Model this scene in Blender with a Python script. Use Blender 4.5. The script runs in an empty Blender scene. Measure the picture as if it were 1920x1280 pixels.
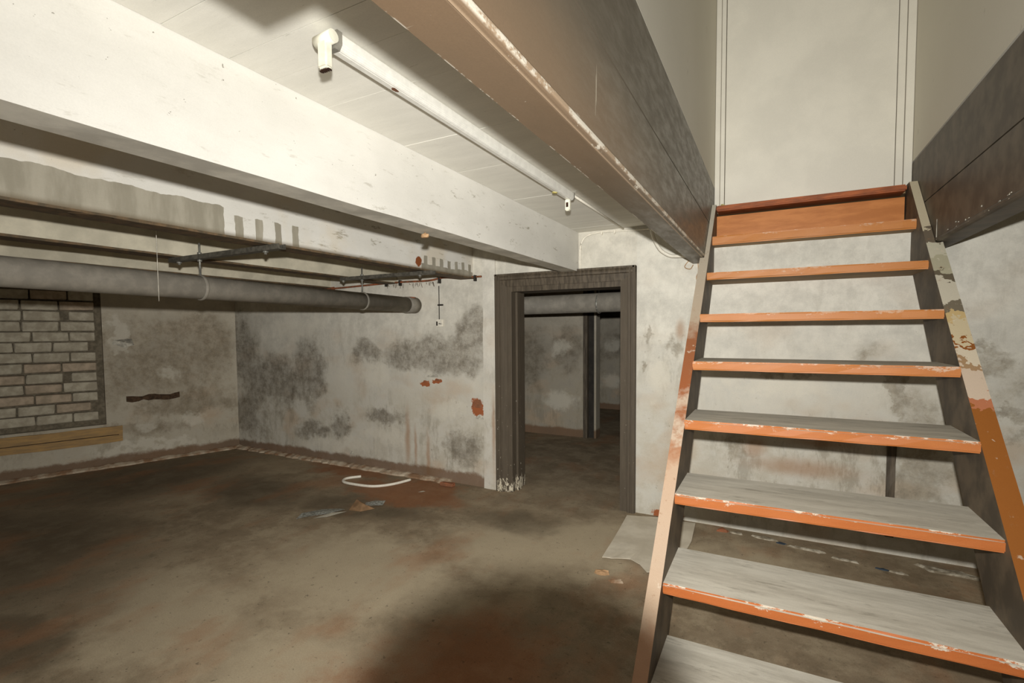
import bpy, bmesh, math, random
from mathutils import Vector, Matrix
random.seed(7)
S = bpy.context.scene
COL = S.collection
R = math.radians

# ---------------------------------------------------------------- camera, light, exposure
cam_d = bpy.data.cameras.new('camera'); cam = bpy.data.objects.new('camera', cam_d); COL.objects.link(cam)
cam_d.sensor_width = 36.0; cam_d.lens = 17.375; cam_d.shift_y = 0.01423; cam_d.clip_start = 0.05
rx_ = Vector((0.88405, 0.46732, -0.00681)).normalized()
fw_ = Vector((-0.46686, 0.88293, -0.04974)).normalized()
up_ = rx_.cross(fw_).normalized()
rx_ = fw_.cross(up_).normalized()
CAMP = Vector((0, 0, 1.45))
cam.matrix_world = Matrix(((rx_.x, up_.x, -fw_.x, CAMP.x), (rx_.y, up_.y, -fw_.y, CAMP.y), (rx_.z, up_.z, -fw_.z, CAMP.z), (0, 0, 0, 1)))
S.camera = cam
w = bpy.data.worlds.new('world'); S.world = w; w.use_nodes = True
w.node_tree.nodes['Background'].inputs[0].default_value = (0.05, 0.05, 0.045, 1)
w.node_tree.nodes['Background'].inputs[1].default_value = 0.2
S.view_settings.view_transform = 'Standard'; S.view_settings.look = 'None'
S.view_settings.gamma = 1.0; S.view_settings.use_curve_mapping = False
S.view_settings.exposure = 0.0
S.cycles.max_bounces = 6; S.cycles.diffuse_bounces = 4

FLASH_W = 1000.0
FILL_W = 20.0

# on-camera flash: a small lamp head just above the lens, its beam fading to the sides and cut low down by the lens barrel
fl_d = bpy.data.lights.new('camera_flash', 'POINT'); fl = bpy.data.objects.new('camera_flash', fl_d); COL.objects.link(fl)
FLP = Vector((0.0, 0.0, 1.60))
fl.matrix_world = Matrix.Translation(FLP - CAMP) @ cam.matrix_world
fl_d.energy = FLASH_W; fl_d.shadow_soft_size = 0.022; fl_d.color = (1.0, 0.985, 0.95)
fl_d.use_nodes = True
nt = fl_d.node_tree; em = nt.nodes['Emission']
tc = nt.nodes.new('ShaderNodeTexCoord'); sep = nt.nodes.new('ShaderNodeSeparateXYZ')
nt.links.new(tc.outputs['Normal'], sep.inputs[0])
def lm(op, a, b=None, c=None, clamp=False):
    n = nt.nodes.new('ShaderNodeMath'); n.operation = op; n.use_clamp = clamp
    for i, v in enumerate((a, b, c)):
        if v is None: continue
        if isinstance(v, (int, float)): n.inputs[i].default_value = v
        else: nt.links.new(v, n.inputs[i])
    return n.outputs[0]
fz = lm('MAXIMUM', lm('MULTIPLY', sep.outputs[2], -1.0), 0.02)     # cosine to the beam axis
a_ = lm('DIVIDE', sep.outputs[0], fz); b_ = lm('DIVIDE', sep.outputs[1], fz)
beam = lm('POWER', fz, 1.6)
da = lm('DIVIDE', lm('SUBTRACT', a_, 0.027), 0.385); db = lm('DIVIDE', lm('ADD', b_, 0.86), 0.40)
rr = lm('SQRT', lm('ADD', lm('MULTIPLY', da, da), lm('MULTIPLY', db, db)))
ms = nt.nodes.new('ShaderNodeMapRange'); ms.interpolation_type = 'SMOOTHSTEP'
nt.links.new(rr, ms.inputs[0]); ms.inputs[1].default_value = 0.80; ms.inputs[2].default_value = 1.08
ms.inputs[3].default_value = 0.07; ms.inputs[4].default_value = 1.0
fo_ = nt.nodes.new('ShaderNodeLightFalloff'); fo_.inputs['Strength'].default_value = 1.0; fo_.inputs['Smooth'].default_value = 8.0
nt.links.new(lm('MULTIPLY', lm('MULTIPLY', beam, ms.outputs[0]), fo_.outputs['Quadratic']), em.inputs['Strength'])

# weak fill light added behind the camera to lift the shadows
fd = bpy.data.lights.new('fill_light', 'POINT'); fo = bpy.data.objects.new('fill_light', fd); COL.objects.link(fo)
fo.location = (-1.0, -1.4, 1.5); fd.energy = FILL_W; fd.shadow_soft_size = 0.5; fd.color = (1.0, 0.93, 0.82)

# ---------------------------------------------------------------- material helpers
def lin(c):
    return tuple(((v / 255) / 12.92 if v / 255 <= 0.04045 else (((v / 255) + 0.055) / 1.055) ** 2.4) for v in c) + (1,)

class G:
    def __init__(s, name, rough=0.8, spec=0.3, metal=0.0):
        s.m = bpy.data.materials.new(name); s.m.use_nodes = True
        s.nt = s.m.node_tree; s.b = s.nt.nodes['Principled BSDF']
        s.b.inputs['Roughness'].default_value = rough
        s.b.inputs['Specular IOR Level'].default_value = spec
        s.b.inputs['Metallic'].default_value = metal
        s.geo = s.nt.nodes.new('ShaderNodeNewGeometry'); s.pos = s.geo.outputs['Position']
        s.tcn = s.nt.nodes.new('ShaderNodeTexCoord'); s.obj = s.tcn.outputs['Object']
        x = s.nt.nodes.new('ShaderNodeSeparateXYZ'); s.lk(s.pos, x.inputs[0]); s.x, s.y, s.z = x.outputs
    def lk(s, a, b): s.nt.links.new(a, b)
    def put(s, v, inp):
        if isinstance(v, (int, float)): inp.default_value = v
        elif isinstance(v, tuple):
            inp.default_value = v if len(inp.default_value) == len(v) else v[:3]
        else: s.lk(v, inp)
    def ma(s, op, a, b=None, c=None, clamp=False):
        n = s.nt.nodes.new('ShaderNodeMath'); n.operation = op; n.use_clamp = clamp
        for i, v in enumerate((a, b, c)):
            if v is not None: s.put(v, n.inputs[i])
        return n.outputs[0]
    def vm(s, op, a, b=None):
        n = s.nt.nodes.new('ShaderNodeVectorMath'); n.operation = op
        s.put(a, n.inputs[0])
        if b is not None: s.put(b, n.inputs[1])
        return n.outputs['Value'] if op == 'LENGTH' else n.outputs[0]
    def noise(s, scale, detail=3, rough=0.55, vec=None, stretch=None, dist=0.0, col=False):
        v = s.pos if vec is None else vec
        if stretch: v = s.vm('MULTIPLY', v, stretch)
        n = s.nt.nodes.new('ShaderNodeTexNoise'); s.lk(v, n.inputs['Vector'])
        n.inputs['Scale'].default_value = scale; n.inputs['Detail'].default_value = detail
        n.inputs['Roughness'].default_value = rough; n.inputs['Distortion'].default_value = dist
        return n.outputs['Color' if col else 'Fac']
    def ss(s, v, lo, hi, a=0.0, b=1.0):
        n = s.nt.nodes.new('ShaderNodeMapRange'); n.interpolation_type = 'SMOOTHSTEP'
        s.put(v, n.inputs[0])
        for i, q in enumerate((lo, hi, a, b)): n.inputs[i + 1].default_value = q
        return n.outputs[0]
    def mix(s, f, a, b, mode='MIX'):
        n = s.nt.nodes.new('ShaderNodeMix'); n.data_type = 'RGBA'; n.blend_type = mode; n.clamp_factor = True
        s.put(f, n.inputs[0]); s.put(a, n.inputs[6]); s.put(b, n.inputs[7])
        return n.outputs[2]
    def grad(s, f, stops):
        n = s.nt.nodes.new('ShaderNodeValToRGB'); s.put(f, n.inputs[0]); e = n.color_ramp.elements
        while len(e) < len(stops): e.new(0.5)
        for i, (p, c) in enumerate(stops): e[i].position = p; e[i].color = c
        return n.outputs[0]
    def warp(s, amp, scale=3.0, detail=4):
        n = s.noise(scale, detail, 0.65, col=True)
        return s.vm('ADD', s.pos, s.vm('MULTIPLY', s.vm('SUBTRACT', n, (.5, .5, .5)), (amp * 2, amp * 2, amp * 2)))
    def warp2(s, a1, s1, a2, s2):
        n = s.noise(s1, 4, 0.6, col=True); m = s.noise(s2, 5, 0.75, col=True)
        v = s.vm('ADD', s.pos, s.vm('MULTIPLY', s.vm('SUBTRACT', n, (.5, .5, .5)), (a1 * 2,) * 3))
        return s.vm('ADD', v, s.vm('MULTIPLY', s.vm('SUBTRACT', m, (.5, .5, .5)), (a2 * 2,) * 3))
    def blobs(s, vec, L, axes):
        out = None
        for bl in L:
            cx, cy, rx, ry = bl[:4]; k = bl[4] if len(bl) > 4 else 1.0
            if axes == 'XZ': c = (cx, 0, cy); q = (1 / rx, 0, 1 / ry)
            elif axes == 'XY': c = (cx, cy, 0); q = (1 / rx, 1 / ry, 0)
            else: c = (0, cx, cy); q = (0, 1 / rx, 1 / ry)
            l = s.vm('LENGTH', s.vm('MULTIPLY', s.vm('SUBTRACT', vec, c), q))
            f = s.ma('MULTIPLY_ADD', l, -k, k)
            out = f if out is None else s.ma('MAXIMUM', out, f)
        return out
    def grain(s, c, amt=0.12, scale=260):
        g = s.noise(scale, 2, 0.7)
        g2 = s.ma('MULTIPLY_ADD', g, amt * 2, 1 - amt)
        cc = s.nt.nodes.new('ShaderNodeCombineColor')
        for i in range(3): s.lk(g2, cc.inputs[i])
        return s.mix(1.0, c, cc.outputs[0], 'MULTIPLY')
    def bump(s, h, st=0.3, d=0.01):
        n = s.nt.nodes.new('ShaderNodeBump'); n.inputs['Strength'].default_value = st; n.inputs['Distance'].default_value = d
        s.put(h, n.inputs['Height']); s.lk(n.outputs[0], s.b.inputs['Normal'])
    def out(s, c):
        s.put(c, s.b.inputs['Base Color']); return s.m

WHITE = (214, 209, 195)
def simple(name, c, rough=0.8, spec=0.3, metal=0.0, var=0.25, scale=18, bump=0.0, c2=None, stretch=None, objv=False):
    g = G(name, rough, spec, metal)
    v = g.obj if objv else None
    n = g.noise(scale, 4, 0.6, vec=v, stretch=stretch)
    dk = tuple(x * (1 - var) for x in c) if c2 is None else c2
    col = g.mix(g.ss(n, 0.35, 0.68), lin(dk), lin(c))
    if bump: g.bump(n, bump, 0.005)
    return g.out(g.grain(col, 0.08))

def wall_material(name, dark, light, brick, drips, axes='XZ', rightness=0.0, base_band=True, seed=0.0, damp=0.0, tone=WHITE, drk=(108, 99, 84), th=(0.0, .35)):
    g = G(name, 0.9, 0.15)
    wv = g.warp2(0.24, 2.4, 0.10, 11)
    n1 = g.noise(1.3, 4, 0.6); n2 = g.noise(5.0, 7, 0.74); n3 = g.noise(24, 4, 0.7); n5 = g.noise(7, 5, .75, stretch=(1.6, 1, .45))
    col = g.mix(g.ss(n2, 0.3, 0.7), lin(tuple(x * 0.87 for x in tone)), lin(tone))
    # soft damp discolouration low on the wall
    lowm = g.ma('MULTIPLY', g.ss(g.ma('ADD', g.z, g.ma('MULTIPLY', n1, -1.2)), -0.2, 1.1, 1.0, 0.0), g.ss(n2, 0.35, 0.62))
    col = g.mix(g.ma('MULTIPLY', lowm, 0.55 + damp), col, lin((146, 137, 118)))
    pk = g.ma('MULTIPLY', g.ss(g.noise(2.1, 3, 0.5, stretch=(1, 1, 1.4)), 0.52, 0.7), g.ss(g.z, 0.2, 2.1, 0.55, 0.1))
    col = g.mix(pk, col, lin((176, 152, 125)))
    col = g.mix(g.ma('MULTIPLY', g.ma('MULTIPLY', g.ss(n5, .48, .62), g.ss(n1, .42, .6)), g.ss(g.z, .3, 1.9, .5, .12)), col, lin((128, 120, 103)))
    if dark:
        m = g.blobs(wv, dark, axes)
        m = g.ma('ADD', m, g.ma('MULTIPLY', g.ma('SUBTRACT', n2, 0.5), 1.9))
        mm = g.ss(m, th[0] - .25, th[1] + .2)
        dcol = g.mix(g.ss(n3, .35, .65), lin(tuple(x * .88 for x in drk)), lin(drk))
        col = g.mix(g.ma('MULTIPLY', mm, g.ss(g.noise(9, 6, .8), .35, .62, .84, .42)), col, dcol)
    if light:
        m = g.blobs(wv, light, axes)
        m = g.ma('ADD', m, g.ma('MULTIPLY', g.ma('SUBTRACT', n2, 0.5), 1.2))
        col = g.mix(g.ma('MULTIPLY', g.ss(m, 0.1, 0.7), 0.5), col, lin((206, 200, 184)))
    # small speckled flakes
    fl_ = g.ma('MULTIPLY', g.ss(g.noise(16, 6, 0.8), 0.62, 0.69), g.ss(g.z, 0.9, 1.9, 0.6, 0.1))
    col = g.mix(fl_, col, lin((120, 110, 92)))
    if brick:
        m = g.blobs(g.warp(0.05, 9, 3), brick, axes)
        m = g.ma('ADD', m, g.ma('MULTIPLY', g.ma('SUBTRACT', n3, 0.5), 0.8))
        col = g.mix(g.ss(m, 0.15, 0.3), col, lin((150, 88, 55)))
    if drips:
        m = g.blobs(g.warp(0.02, 6, 2), drips, axes)
        col = g.mix(g.ma('MULTIPLY', g.ss(m, 0.0, 0.9), 0.6), col, lin((150, 112, 78)))
    if base_band:
        bz = g.ma('ADD', g.z, g.ma('MULTIPLY_ADD', n2, -0.12, 0.06))
        col = g.mix(g.ma('MULTIPLY', g.ss(bz, 0.09, 0.13, 1.0, 0.0), 0.85), col, g.mix(n1, lin((70, 58, 42)), lin((130, 96, 70))))
    g.bump(g.ma('ADD', g.ma('MULTIPLY', n2, 0.7), g.ma('MULTIPLY', n3, 0.35)), 0.35, 0.012)
    return g.out(g.grain(col, 0.10))

DARK = [(-5.95, 1.28, 0.40, 0.50, 1.3), (-5.4, 0.92, 0.6, 0.32, 1.3), (-4.66, 1.05, 0.28, 0.40, 1.3), (-5.05, .85, .5, .22), (-5.8, 0.48, 0.36, 0.36), (-4.62, 0.38, 0.30, 0.10), (-5.0, 0.75, .45, .2, .7),
        (-3.78, 1.27, 0.25, 0.12), (-3.3, 1.22, 0.26, 0.14), (-2.75, 1.25, 0.52, 0.24, 1.3), (-2.5, 1.5, 0.22, 0.22, 1.2), (-3.61, 0.56, 0.26, 0.1), (-2.58, 0.35, 0.2, 0.17), (-4.19, 0.41, 0.13, 0.2)]
LIGHT = [(-2.88, 1.02, 0.16, 0.07), (-3.72, 1.02, 0.4, 0.12), (-4.3, 0.2, 0.8, 0.13), (-4.86, 1.5, 0.6, 0.2), (-2.8, 0.7, 0.3, 0.12), (-3.6, 0.35, .5, .12)]
M_backL = wall_material('plaster_back_damp', DARK, LIGHT, [(-2.42, 0.74, 0.09, 0.11), (-3.02, 0.95, 0.08, 0.035), (-2.88, .97, .07, .03)],
                        [(-3.26, 0.38, 0.05, 0.45), (-3.0, 0.19, 0.04, 0.4), (-3.16, 0.3, 0.03, 0.3)])
RD = [(-0.87, 1.39, 0.03, 0.08, 1.5), (-0.66, 1.33, 0.08, 0.06), (-0.9, 1.16, 0.03, 0.06, 1.3), (0.72, 1.02, 0.06, 0.19, 1.6), (0.57, 1.33, 0.1, 0.1, .5), (0.4, 1.2, 0.32, 0.05, .6), (0.0, 1.16, .3, .03),
      (1.16, 1.24, 0.12, 0.12), (1.25, 0.95, 0.09, 0.04), (1.3, 0.82, .12, .06), (0.82, 0.6, 0.16, 0.5, .8), (-.2, .62, .07, .14, .9), (1.5, 1.1, .3, .2), (1.05, 1.36, .25, .04)]
M_backR = wall_material('plaster_back_right', RD, [(0.0, 1.05, 0.4, 0.1), (-0.75, 1.1, .12, .2)], [(-0.70, 0.02, .15, .07)],
                        [(-.62, 1.45, .05, .12), (0.17, 0.5, 0.5, 0.1), (-0.1, .62, .12, .14), (.3, .68, .3, .05)], tone=(216, 212, 199), drk=(146, 137, 119), base_band=False)
M_left = wall_material('plaster_left', [(3.1, 1.15, 0.7, 0.6, .9), (3.4, 0.62, 0.6, 0.16), (2.9, 0.35, .5, .1), (3.6, 1.3, .3, .5)], [(3.25, 0.98, .16, .14), (3.45, .42, .16, .12), (3.0, .38, .2, .1), (2.75, 1.45, .08, .2, 1.4), (3.0, .15, .8, .06)], None, None, axes='YZ', tone=(198, 189, 170), drk=(134, 121, 100))
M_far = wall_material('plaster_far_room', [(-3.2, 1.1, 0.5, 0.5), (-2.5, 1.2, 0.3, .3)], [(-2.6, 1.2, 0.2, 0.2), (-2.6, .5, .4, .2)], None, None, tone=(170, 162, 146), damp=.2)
def clean_wall():
    g = G('painted_stairwell_wall', 0.75, 0.25)
    n = g.noise(1.5, 3, .5); n3 = g.noise(60, 3, .6)
    col = g.mix(n, lin((205, 200, 184)), lin((215, 210, 195)))
    col = g.mix(g.ma('MULTIPLY', g.ss(g.noise(16, 4, .7, stretch=(1, 1, .3)), .68, .72), .35), col, lin((140, 130, 112)))
    g.bump(n3, .12, .004)
    return g.out(g.grain(col, .08))
M_clean = clean_wall()

def floor_material():
    g = G('stained_concrete_floor', 0.85, 0.2)
    wv = g.warp(0.45, 1.3, 5)
    n1 = g.noise(0.9, 5, .62); n2 = g.noise(4.5, 7, .7); n3 = g.noise(30, 4, .7); n4 = g.noise(2.2, 4, .6, stretch=(1, .6, 1))
    col = g.mix(g.ss(n1, .3, .7), lin((116, 101, 80)), lin((148, 132, 108)))
    col = g.mix(g.ma('MULTIPLY', g.ss(n2, .42, .66), .5), col, lin((172, 157, 130)))
    col = g.mix(g.ma('MULTIPLY', g.ss(g.noise(11, 6, .8), .52, .64), .35), col, lin((96, 86, 68)))
    lt = g.blobs(wv, [(-2.2, 2.2, 1.1, .6), (-1.7, 1.3, .8, .7), (-1.1, 3.2, .5, .8), (-2.7, 1.4, .9, .5), (-1.5, 2.9, .9, .5), (-.2, 3.2, .8, .6, .8)], 'XY')
    col = g.mix(g.ma('MULTIPLY', g.ss(g.ma('ADD', lt, g.ma('MULTIPLY_ADD', n2, .8, -.4)), -.05, .7), .75), col, lin((176, 162, 136)))
    dk = g.blobs(wv, [(-4.6, 1.2, 1.7, 1.0), (-4.2, 2.9, .9, .45), (-5.6, 2.6, 1.0, 1.4), (-3.0, 3.05, .8, .3), (-1.75, 3.3, .5, .3, .7), (-3.2, .9, .6, .25)], 'XY')
    col = g.mix(g.ma('MULTIPLY', g.ss(g.ma('ADD', dk, g.ma('MULTIPLY_ADD', n2, .9, -.45)), 0, .6), .6), col, lin((80, 70, 54)))
    og = g.blobs(wv, [(-2.95, 3.45, .75, .33, 1.4), (-3.9, 3.7, .8, .2), (-1.2, .9, .8, .5, .7), (-3.4, .7, .5, .3, .7), (-6.3, 3.0, .2, .8, .6), (-1.1, 1.6, .7, .9, .9)], 'XY')
    col = g.mix(g.ma('MULTIPLY', g.ss(g.ma('ADD', og, g.ma('MULTIPLY_ADD', n2, 1.0, -.5)), .05, .6), .7), col, lin((134, 84, 50)))
    rst = g.ma('MULTIPLY', g.ss(n4, .5, .7), .42)
    col = g.mix(rst, col, lin((150, 104, 70)))
    col = g.mix(g.ma('MULTIPLY', g.ss(n3, .62, .68), .5), col, lin((60, 52, 42)))
    col = g.mix(g.ma('MULTIPLY', g.ss(g.noise(55, 3, .7), .72, .76), .6), col, lin((190, 184, 165)))
    g.bump(g.ma('ADD', n2, g.ma('MULTIPLY', n3, .4)), .22, .008)
    return g.out(g.grain(col, .25, 150))
M_floor = floor_material()

def ceil_material():
    g = G('whitewashed_board', 0.85, 0.2)
    n2 = g.noise(4, 5, .65, stretch=(.6, 2.5, 1)); n3 = g.noise(18, 5, .7, stretch=(.5, 2.2, 1))
    col = g.mix(g.ss(n2, .3, .7), lin((216, 213, 202)), lin((226, 223, 212)))
    col = g.mix(g.ma('MULTIPLY', g.ss(n3, .66, .71), .3), col, lin((118, 110, 94)))
    g.bump(n3, .15, .004)
    return g.out(g.grain(col, .08))
M_ceil = ceil_material()

def beam_material(name, patches=False):
    g = G(name, 0.8, 0.25)
    n2 = g.noise(3, 5, .6, stretch=(1, .5, 1)); n3 = g.noise(14, 5, .75, stretch=(1, .35, 1.4))
    col = g.mix(g.ss(n2, .3, .7), lin((200, 197, 188)), lin((214, 211, 202)))
    far = g.ss(g.y, 1.0, 2.6, .3, .9)
    col = g.mix(g.ma('MULTIPLY', g.ss(g.noise(22, 6, .85, stretch=(1, .3, 1.2)), .57, .66), g.ma('MULTIPLY', far, .45)), col, lin((160, 154, 138)))
    col = g.mix(g.ma('MULTIPLY', g.ss(n3, .60, .68), far), col, lin((150, 144, 128)))
    col = g.mix(g.ma('MULTIPLY', g.ss(g.noise(40, 3, .8), .70, .74), .7), col, lin((90, 80, 62)))
    if patches:
        zz = g.ma('ADD', g.z, g.ma('MULTIPLY_ADD', g.noise(3.5, 3, .5, stretch=(1, 2, .2)), .06, -.03))
        yy = g.ma('ADD', g.y, g.ma('MULTIPLY_ADD', g.noise(14, 2, .5), .02, -.01))
        A = g.ma('MULTIPLY', g.ma('LESS_THAN', yy, 1.555), g.ma('LESS_THAN', zz, 2.088))
        ph = g.ma('ABSOLUTE', g.ma('SUBTRACT', g.ma('FRACT', g.ma('DIVIDE', g.ma('SUBTRACT', yy, 1.575), .115)), .5))
        B = g.ma('MULTIPLY', g.ma('LESS_THAN', ph, .19), g.ma('MULTIPLY', g.ma('GREATER_THAN', yy, 1.575), g.ma('LESS_THAN', yy, 2.035)))
        B = g.ma('MULTIPLY', B, g.ma('LESS_THAN', zz, 2.062))
        ph2 = g.ma('ABSOLUTE', g.ma('SUBTRACT', g.ma('FRACT', g.ma('DIVIDE', g.ma('SUBTRACT', yy, 3.14), .107)), .5))
        C_ = g.ma('MULTIPLY', g.ma('LESS_THAN', ph2, .21), g.ma('LESS_THAN', zz, 2.058))
        C_ = g.ma('MAXIMUM', C_, g.ma('LESS_THAN', zz, 1.995))
        C_ = g.ma('MULTIPLY', C_, g.ma('GREATER_THAN', yy, 3.14))
        mk = g.ma('MAXIMUM', g.ma('MAXIMUM', A, B), C_)
        gc = g.mix(g.ss(g.noise(6, 4, .6, stretch=(1, 2, .5)), .35, .65), lin((138, 132, 116)), lin((158, 152, 136)))
        col = g.mix(g.ma('MULTIPLY', g.ss(g.noise(2.2, 4, .6), .45, .65), .35), col, lin((198, 178, 140)))
        col = g.mix(mk, col, gc)
        rz = g.ma('MULTIPLY', g.ss(g.z, 1.945, 1.975, 1, 0), .8)
        col = g.mix(rz, col, lin((105, 92, 72)))
        rs = g.blobs(g.warp(.02, 20, 2), [(3.1, 2.0, .05, .045)], 'YZ')
        col = g.mix(g.ss(rs, .1, .3), col, lin((130, 72, 36)))
    g.bump(g.ma('ADD', n2, n3), .2, .006)
    return g.out(g.grain(col, .07))
M_beam1 = beam_material('white_painted_beam'); M_beam2 = beam_material('white_beam_patchy', True)
M_beam3 = simple('cream_beam_paint', (200, 192, 170), .85, .2, scale=5, var=.12)
M_soffit = simple('grey_beam_soffit', (222, 218, 204), .85, .2, scale=7, var=.12)
M_rust = simple('rusty_flange', (106, 86, 62), .8, .3, scale=22, c2=(78, 68, 52))
M_rustred = simple('red_rust', (150, 86, 56), .9, .2, scale=30, c2=(100, 70, 50))

def brown_material():
    g = G('worn_brown_gloss_paint', 0.42, 0.35)
    n = g.noise(2.2, 4, .6, stretch=(1, .5, 1)); n3 = g.noise(26, 4, .7, stretch=(1, .25, 1))
    near = g.ss(g.y, .6, 2.6, 1, 0)
    c0 = g.mix(n, lin((106, 99, 86)), lin((118, 110, 95)))
    c1 = g.mix(n, lin((134, 112, 88)), lin((150, 124, 98)))
    # older bare varnish shows on the underside of the near boards, grey-brown paint on the side and far end
    lowz = g.ss(g.z, 1.96, 2.25, 1.0, .25)
    col = g.mix(g.ma('MULTIPLY', near, g.ma('MULTIPLY', lowz, g.ss(n, .2, .7, .7, 1.0))), c0, c1)
    # white scuffs, most of them along the lower edge
    col = g.mix(g.ss(g.z, 2.10, 2.30, 0, .6), col, lin((88, 82, 71)))  # boards darken towards the top: vignette shade painted into the colour
    def line(x, z, w0, w1):
        d = g.vm('LENGTH', g.vm('MULTIPLY', g.vm('SUBTRACT', g.pos, (x, 0, z)), (1, 0, 1)))
        return g.ss(d, w0, w1, 1, 0)
    wn = g.noise(12, 5, .8, stretch=(1, .5, 1))
    la = line(-.418, 1.951, .002, .009); lb = line(-.433, 1.939, .001, .006)
    col = g.mix(g.ma('MULTIPLY', g.ma('MAXIMUM', la, lb), .6), col, lin((206, 180, 150)))
    col = g.mix(g.ma('MULTIPLY', la, g.ss(wn, .46, .54)), col, lin((234, 226, 208)))
    col = g.mix(g.ma('MULTIPLY', line(-.423, 1.949, .006, .02), g.ss(wn, .60, .64)), col, lin((228, 220, 202)))
    e3 = g.ss(g.ma('ABSOLUTE', g.ma('SUBTRACT', g.x, -.534)), .0, .004, 1, 0)
    col = g.mix(g.ma('MULTIPLY', e3, g.ss(g.noise(10, 4, .8), .5, .56)), col, lin((222, 214, 196)))
    s1 = g.ss(g.noise(9, 3, .6, stretch=(6, 6, .35)), .72, .74)
    s2 = g.ss(g.noise(7, 4, .7, stretch=(.4, 7, 1)), .71, .74)
    s3 = g.ss(g.noise(30, 2, .6), .80, .82)
    col = g.mix(g.ma('MULTIPLY', g.ma('MAXIMUM', g.ma('MAXIMUM', s1, s2), s3), .6), col, lin((206, 196, 174)))
    g.lk(g.ss(n3, .3, .7, .34, .52), g.b.inputs['Roughness'])
    g.bump(n3, .1, .003)
    return g.out(g.grain(col, .14))
M_brown = brown_material()
M_brownR = simple('dark_brown_paint_right', (98, 88, 74), .5, .3, scale=9, c2=(74, 66, 55), bump=.1)
M_frame = simple('dark_door_paint', (92, 82, 68), .55, .3, scale=12, c2=(66, 58, 47), stretch=(4, 4, .5), bump=.1)

def frame_peel():
    g = G('dark_paint_peeling', 0.65, 0.3)
    n = g.noise(12, 4, .6, stretch=(4, 4, .5)); m = g.noise(20, 5, .75, stretch=(2, 2, .6))
    col = g.mix(n, lin((66, 58, 47)), lin((94, 84, 70)))
    zz = g.ss(g.z, .05, .30, .52, .86)
    k = g.ma('GREATER_THAN', m, zz)
    leftside = g.ma('LESS_THAN', g.x, -1.6)
    col = g.mix(g.ma('MULTIPLY', k, leftside), col, lin((200, 190, 168)))
    sp = g.ma('MULTIPLY', g.ss(g.noise(45, 2, .5), .72, .75), g.ss(g.z, .3, 1.2, .9, 0))
    col = g.mix(sp, col, lin((200, 192, 175)))
    return g.out(g.grain(col, .15))
M_frame2 = frame_peel()

def orange_mat():
    g = G('orange_varnished_edge', 0.5, 0.35)
    n = g.noise(5, 4, .6, stretch=(1, 6, 6)); sx = g.nt.nodes.new('ShaderNodeSeparateXYZ'); g.lk(g.obj, sx.inputs[0])
    far = g.ss(g.y, 1.9, 3.4, 0, 1)
    a = g.mix(n, lin((176, 94, 46)), lin((194, 114, 62)))
    b = g.mix(n, lin((172, 106, 48)), lin((192, 126, 62)))
    col = g.mix(far, a, b)
    k = g.ma('ADD', sx.outputs[2], g.ma('MULTIPLY_ADD', g.noise(9, 6, .8, stretch=(1, 2, 2)), .20, -.108))
    near = g.ss(g.y, 2.2, 3.2, 1, .35)
    col = g.mix(g.ma('MULTIPLY', g.ss(k, .013, .024), near), col, lin((214, 203, 184)))
    g.bump(n, .15, .003)
    return g.out(g.grain(col, .12))
M_orange = orange_mat()
M_riser = simple('orange_riser_board', (192, 122, 60), .5, .35, scale=5, c2=(172, 104, 44), stretch=(1, 5, 5))
def dust_mat():
    g = G('dusty_tread_top', 0.9, 0.15)
    n = g.noise(9, 5, .7, stretch=(.35, 2.2, 1)); n2 = g.noise(40, 4, .8, stretch=(.25, 3, 1))
    col = g.mix(g.ss(n, .3, .7), lin((188, 181, 165)), lin((214, 208, 192)))
    col = g.mix(g.ma('MULTIPLY', g.ss(g.noise(7, 6, .75, stretch=(.5, 2.2, 1)), .54, .68), .6), col, lin((140, 133, 118)))
    col = g.mix(g.ma('MULTIPLY', g.ss(n2, .64, .7), .6), col, lin((214, 208, 194)))
    sx = g.nt.nodes.new('ShaderNodeSeparateXYZ'); g.lk(g.obj, sx.inputs[0])
    ed = g.ss(g.ma('ADD', sx.outputs[1], g.ma('MULTIPLY', n2, .04)), .02, .07, 1, 0)
    col = g.mix(g.ma('MULTIPLY', ed, .5), col, lin((214, 206, 190)))
    return g.out(g.grain(col, .1))
M_dust = dust_mat()
M_under = simple('tread_underside', (158, 128, 90), .7, .2, scale=8, c2=(132, 110, 80), stretch=(.5, 3, 3))
M_strin = simple('stringer_brown', (112, 98, 80), .6, .3, scale=7, c2=(80, 71, 59), bump=.1)

def stringer_edge(name, stops, zn=.12, hard=False):
    g = G(name, 0.65, 0.3)
    t = g.ma('ADD', g.z, g.ma('MULTIPLY_ADD', g.noise(7, 4, .7), zn * 2, -zn))
    col = g.grad(g.ma('DIVIDE', t, 2.5), [(a / 2.5, lin(c)) for a, c in stops])
    if hard: [setattr(q.color_ramp, 'interpolation', 'CONSTANT') for q in g.nt.nodes if q.bl_idname == 'ShaderNodeValToRGB']
    col = g.mix(g.ma('MULTIPLY', g.ss(g.noise(24, 5, .8, stretch=(1, 1, .5)), .60, .66), .5), col, lin((150, 112, 80)))
    col = g.mix(g.ma('MULTIPLY', g.ss(g.noise(13, 4, .7), .64, .68), .5), col, lin((214, 200, 178)))
    return g.out(g.grain(col, .1))
M_edgeL = stringer_edge('left_stringer_edge', [(0, (150, 112, 84)), (.22, (168, 130, 100)), (.34, (186, 160, 134)), (.5, (190, 166, 142)), (.78, (192, 164, 138)), (.88, (170, 122, 90)), (.93, (196, 176, 154)), (1.0, (156, 98, 62)), (1.06, (192, 172, 150)), (1.12, (150, 88, 52)), (1.40, (144, 92, 60)), (1.5, (178, 160, 138)), (2.4, (190, 184, 167))], .16)
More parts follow.
